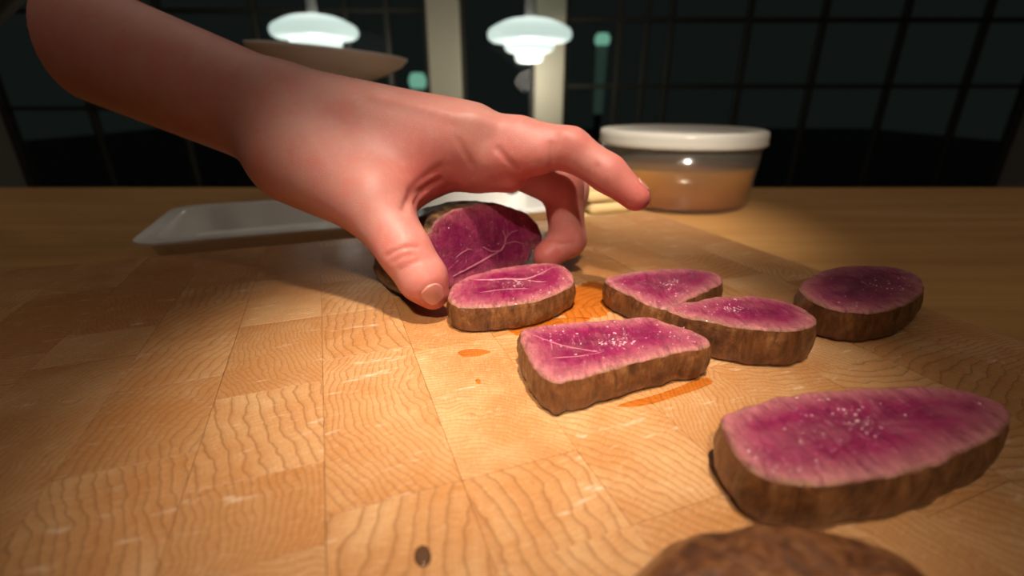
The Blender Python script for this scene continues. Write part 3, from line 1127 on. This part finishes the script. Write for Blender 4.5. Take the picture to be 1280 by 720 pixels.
def blob(name, x, y, z, rx, ry, mat, seed, h=0.0015):
    v, f, n = [], [], 28
    for s, hh in ((1, 0), (0.85, 0.8), (0.5, 1)):
        for i in range(n):
            a = 2 * math.pi * i / n
            k = s * (1 + 0.25 * noise.noise(Vector((math.cos(a) * 1.3 + seed, math.sin(a) * 1.3, seed))))
            v.append((x + rx * k * math.cos(a), y + ry * k * math.sin(a), z + hh * h))
    for k in range(2):
        for i in range(n):
            j = (i + 1) % n
            f.append((k * n + i, k * n + j, (k + 1) * n + j, (k + 1) * n + i))
    f.append(tuple(2 * n + i for i in range(n)))
    return link(name, pydata(name, v, f), mat, tray, True)


blob('pink_juice', 0.060, -0.010, 0.004, 0.060, 0.030, M['blood_thin'], 1)
blob('pink_juice', -0.110, 0.000, 0.004, 0.050, 0.035, M['blood_thin'], 2)
blob('blood_clot', 0.075, 0.020, 0.0050, 0.010, 0.007, M['blood'], 3, 0.008)
blob('blood_clot', 0.103, 0.018, 0.0050, 0.009, 0.007, M['blood'], 4, 0.008)
blob('blood_clot', 0.045, 0.000, 0.0050, 0.022, 0.006, M['blood'], 5, 0.003)

# ------------------------------------------------------------------ clear tub of brown stock
tub = empty('food_tub', (0.232, 0.690, ZC))
tag(tub, 'clear plastic tub with a milky lid, half full of amber-brown stock, behind the board', 'food tub')
M['tub'] = make_glass('clear_plastic', (0.93, 0.92, 0.88), 0.07, (0.82, 0.80, 0.74), 0.12)
M['lid'] = make_glass('milky_lid', (0.9, 0.9, 0.86), 0.72, (0.84, 0.83, 0.78), 0.15)
t_ = NT('amber_stock')
t_.set(Base_Color=t_.mix(t_.noise(t_.obj(), 25, 3), (0.46, 0.165, 0.006), (0.66, 0.28, 0.02)), Roughness=0.2,
       Subsurface_Weight=0.3, Subsurface_Radius=(0.02, 0.008, 0.002))
M['stock'] = t_.m
link('tub_wall', lathe_mesh('tub_wall', [(0.0, 0.001), (0.094, 0.001), (0.098, 0.005), (0.1055, 0.088), (0.1040, 0.088), (0.0965, 0.006), (0.0, 0.003)], 72), M['tub'], tub, True)
link('stock', lathe_mesh('stock', [(0.0, 0.0065), (0.0945, 0.0065), (0.0998, 0.051), (0.0, 0.051)], 72), M['stock'], tub, True)
link('lid', lathe_mesh('lid', [(0.0, 0.094), (0.090, 0.094), (0.094, 0.098), (0.104, 0.099), (0.1085, 0.097), (0.1095, 0.091), (0.1085, 0.086), (0.1105, 0.082), (0.1075, 0.080), (0.1065, 0.088), (0.1045, 0.092), (0.0, 0.090)], 72), M['lid'], tub, True)

# folded cloth left of the tub
def cloth_mesh(lx, ly, layers, t):
    bm = bmesh.new()
    for k in range(layers):
        b = box_mesh('c', -lx + 0.004 * (k % 2), lx - 0.003 * (k % 3), -ly, ly - 0.003 * (k % 2), k * t, k * t + t * 0.94, t * 0.42, 3)
        bm.from_mesh(b)
        bpy.data.meshes.remove(b)
    me = bpy.data.meshes.new('cloth')
    bm.to_mesh(me); bm.free()
    return me


M['cloth'] = painted('pale_yellow_cotton', (0.68, 0.52, 0.25), 0.85, 0.12, 90)
cl = link('folded_cloth', cloth_mesh(0.038, 0.026, 3, 0.0135), M['cloth'])
cl.location = (0.112, 0.574, ZC)
cl.rotation_euler = (0, 0, math.radians(21))
tag(cl, 'folded pale yellow kitchen cloth on the counter left of the tub', 'cloth')

# small dark pinch bowl seen under the hand
pb = link('pinch_bowl', lathe_mesh('pinch_bowl', [(0.0, 0.0), (0.020, 0.0), (0.022, 0.003), (0.030, 0.020), (0.032, 0.030), (0.0295, 0.030), (0.027, 0.020), (0.018, 0.005), (0.0, 0.005)], 40), M['black'], None, True)
pb.location = (-0.005, 0.665, ZC)
tag(pb, 'small black bowl on the counter, seen below the hand behind the tray', 'bowl')

# ------------------------------------------------------------------ pale bowl on a black wire stand, behind the wrist
BC = P(413, 84, 0.665)
stand = empty('wire_stand', (BC.x, BC.y, ZC))
tag(stand, 'black wire stand carrying the pale bowl behind the wrist', 'stand')
hz = BC.z - ZC - 0.024
ring = [Vector((0.052 * math.cos(2 * math.pi * k / 32), 0.052 * math.sin(2 * math.pi * k / 32), hz)) for k in range(33)]
link('top_ring', tube_mesh('top_ring', ring, 0.0028, 8), M['black'], stand, True)
ring = [Vector((0.075 * math.cos(2 * math.pi * k / 32), 0.075 * math.sin(2 * math.pi * k / 32), 0.003)) for k in range(33)]
link('foot_ring', tube_mesh('foot_ring', ring, 0.003, 8), M['black'], stand, True)
for k in range(6):
    a = -0.45 + 2 * math.pi * k / 6
    for da in (-0.04, 0.05):
        p0 = Vector((0.052 * math.cos(a + da), 0.052 * math.sin(a + da), hz))
        p1 = Vector((0.085 * math.cos(a + da), 0.085 * math.sin(a + da), hz - 0.055))
        p2 = Vector((0.075 * math.cos(a + da), 0.075 * math.sin(a + da), 0.003))
        link('leg', tube_mesh('leg', catmull([p0, p1, p2], 6, False), 0.0028, 8), M['black'], stand, True)
bowl = link('shallow_bowl', lathe_mesh('shallow_bowl', [(0.0, -0.022), (0.035, -0.022), (0.040, -0.019), (0.070, -0.008), (0.090, 0.004), (0.097, 0.012), (0.097, 0.015), (0.094, 0.0155),
                                                      (0.086, 0.007), (0.066, -0.004), (0.036, -0.014), (0.0, -0.015)], 72), M['bowl'], None, True)
bowl.location = (BC.x, BC.y, BC.z + 0.004)
bowl.rotation_euler = (0, math.radians(5), 0)
bowl.scale = (1.07, 1.07, 1.07)
tag(bowl, 'pale beige shallow bowl raised on the black wire stand, behind the wrist', 'bowl')


# ------------------------------------------------------------------ pendant lamps
M['opal_top'] = make_glow('opal_glass_top', (0.90, 1.0, 0.94), (0.70, 0.88, 0.80), 1.45, 0.70, 0.25)
M['opal_low'] = make_glow('opal_glass_low', (1.0, 1.0, 0.98), (0.80, 0.97, 0.88), 1.35, 0.72, 0.16)


def arc_prof(r0, z0, r1, z1, bulge, n=12):
    o = []
    for i in range(n + 1):
        t = i / n
        o.append((r0 + (r1 - r0) * t, z0 + (z1 - z0) * t + bulge * math.sin(math.pi * t)))
    return o


def pendant(loc, label):
    root = empty('pendant_lamp', loc)
    root.scale = (1.1, 1.1, 1.1)
    tag(root, label, 'pendant lamp', 'white tiered glass pendant lamps')
    top = arc_prof(0.030, 0.095, 0.222, 0.048, 0.016) + [(0.240, 0.036), (0.249, 0.018), (0.249, 0.000), (0.241, -0.016), (0.222, -0.027)] + arc_prof(0.222, -0.027, 0.130, -0.036, 0.0, 4) + arc_prof(0.118, -0.020, 0.030, 0.080, 0.012, 6)
    link('top_shade', lathe_mesh('top_shade', top, 72), M['opal_top'], root, True)
    mid = [(0.060, -0.020), (0.125, -0.026), (0.146, -0.036), (0.150, -0.056), (0.140, -0.074), (0.120, -0.084), (0.085, -0.090), (0.080, -0.082), (0.110, -0.070), (0.122, -0.050), (0.060, -0.030)]
    link('middle_shade', lathe_mesh('middle_shade', mid, 64), M['opal_low'], root, True)
    low = [(0.040, -0.080), (0.080, -0.086), (0.088, -0.096), (0.084, -0.118), (0.074, -0.134), (0.056, -0.138), (0.0, -0.139)]
    link('bottom_shade', lathe_mesh('bottom_shade', low, 64), M['opal_low'], root, True)
    link('stem', lathe_mesh('stem', [(0.0, 0.098), (0.034, 0.098), (0.034, 0.112), (0.028, 0.120), (0.026, 0.215), (0.014, 0.235), (0.0, 0.238)], 32), M['lamp_grey'], root, True)
    ht = (2.6 - loc[2]) / 1.1
    link('cord', tube_mesh('cord', [(0, 0, 0.235), (0, 0, ht)], 0.006, 8), M['lamp_grey'], root, True)
    link('ceiling_rose', lathe_mesh('ceiling_rose', [(0.0, ht - 0.04), (0.05, ht - 0.035), (0.055, ht), (0.0, ht)], 32), M['steel'], root, True)
    lamp('pendant_bulb', 'POINT', (loc[0], loc[1], loc[2] - 0.24), 5.5, (1.0, 0.95, 0.82), shadow_soft_size=0.08)
    return root


pl = P(662, 46, 3.14)
pendant(tuple(pl), 'glowing white tiered pendant lamp hanging in front of the right window post')
p2 = P(394, 42, 3.14)
pendant(tuple(p2), 'glowing white tiered pendant lamp at the left, above the pale bowl')

# unseen fixtures for the added ceiling spots, bright lenses put highlights on wet meat
M['added_spot'] = NT('added_spot_lens').set(Base_Color=(0.8, 0.8, 0.8, 1), Emission_Color=(1.0, 0.85, 0.68, 1), Emission_Strength=22.0).m
for loc, lab in ((SPOT1, 'added ceiling spot nearest above the cutting board'), (SPOT2, 'added ceiling spot behind the camera, right one of two'), (SPOT3, 'added ceiling spot behind the camera, left one of two')):
    r = empty('added_spot', (loc[0], loc[1], 2.6))
    tag(r, lab, 'added ceiling light')
    link('trim_ring', lathe_mesh('trim_ring', [(0.085, -0.001), (0.11, -0.001), (0.11, -0.008), (0.085, -0.012), (0.085, -0.001)], 40), M['steel'], r, True)
    link('lens', lathe_mesh('lens', [(0.0, -0.002), (0.084, -0.002), (0.084, -0.006), (0.0, -0.006)], 40), M['added_spot'], r, True)

# ------------------------------------------------------------------ glowing shapes added beyond the glass as stand-ins for lamp reflections
M['blob_glow'] = NT('reflection_glow').set(Base_Color=(0.5, 0.6, 0.55, 1), Emission_Color=(0.36, 0.80, 0.60, 1), Emission_Strength=0.55).m
M['tube'] = NT('reflection_streak_glow').set(Base_Color=(0.2, 0.24, 0.22, 1), Emission_Color=(0.30, 0.52, 0.42, 1), Emission_Strength=0.07).m


def reflection_standin(px, py, d, label, r, h):
    c = P(px, py, d)
    root = empty('reflection_standin', (c.x, c.y, -0.15))
    tag(root, label, 'window reflection')
    z = c.z + 0.15
    link('reflection_blob', lathe_mesh('reflection_blob', [(0, z - h), (r * 0.8, z - h), (r, z - h * 0.4), (r, z + h * 0.3), (r * 0.7, z + h), (0, z + h * 1.1)], 32), M['blob_glow'], root, True)
    link('reflection_streak', lathe_mesh('reflection_streak', [(0, 0.9), (r * 0.62, 0.9), (r * 0.75, z - h - 0.01), (0, z - h - 0.01)], 24), M['tube'], root, True)
    link('foot', lathe_mesh('foot', [(0, 0), (r, 0), (r, 0.05), (r * 0.5, 0.1), (r * 0.5, 0.9), (0, 0.9)], 24), M['bar'], root, True)


reflection_standin(753, 49, 8.0, 'pale green glow with a streak below, standing in for a reflection in the right window', 0.125, 0.085)
reflection_standin(522, 101, 7.6, 'dim green glow standing in for a reflection in the left window, above the hand', 0.135, 0.11)
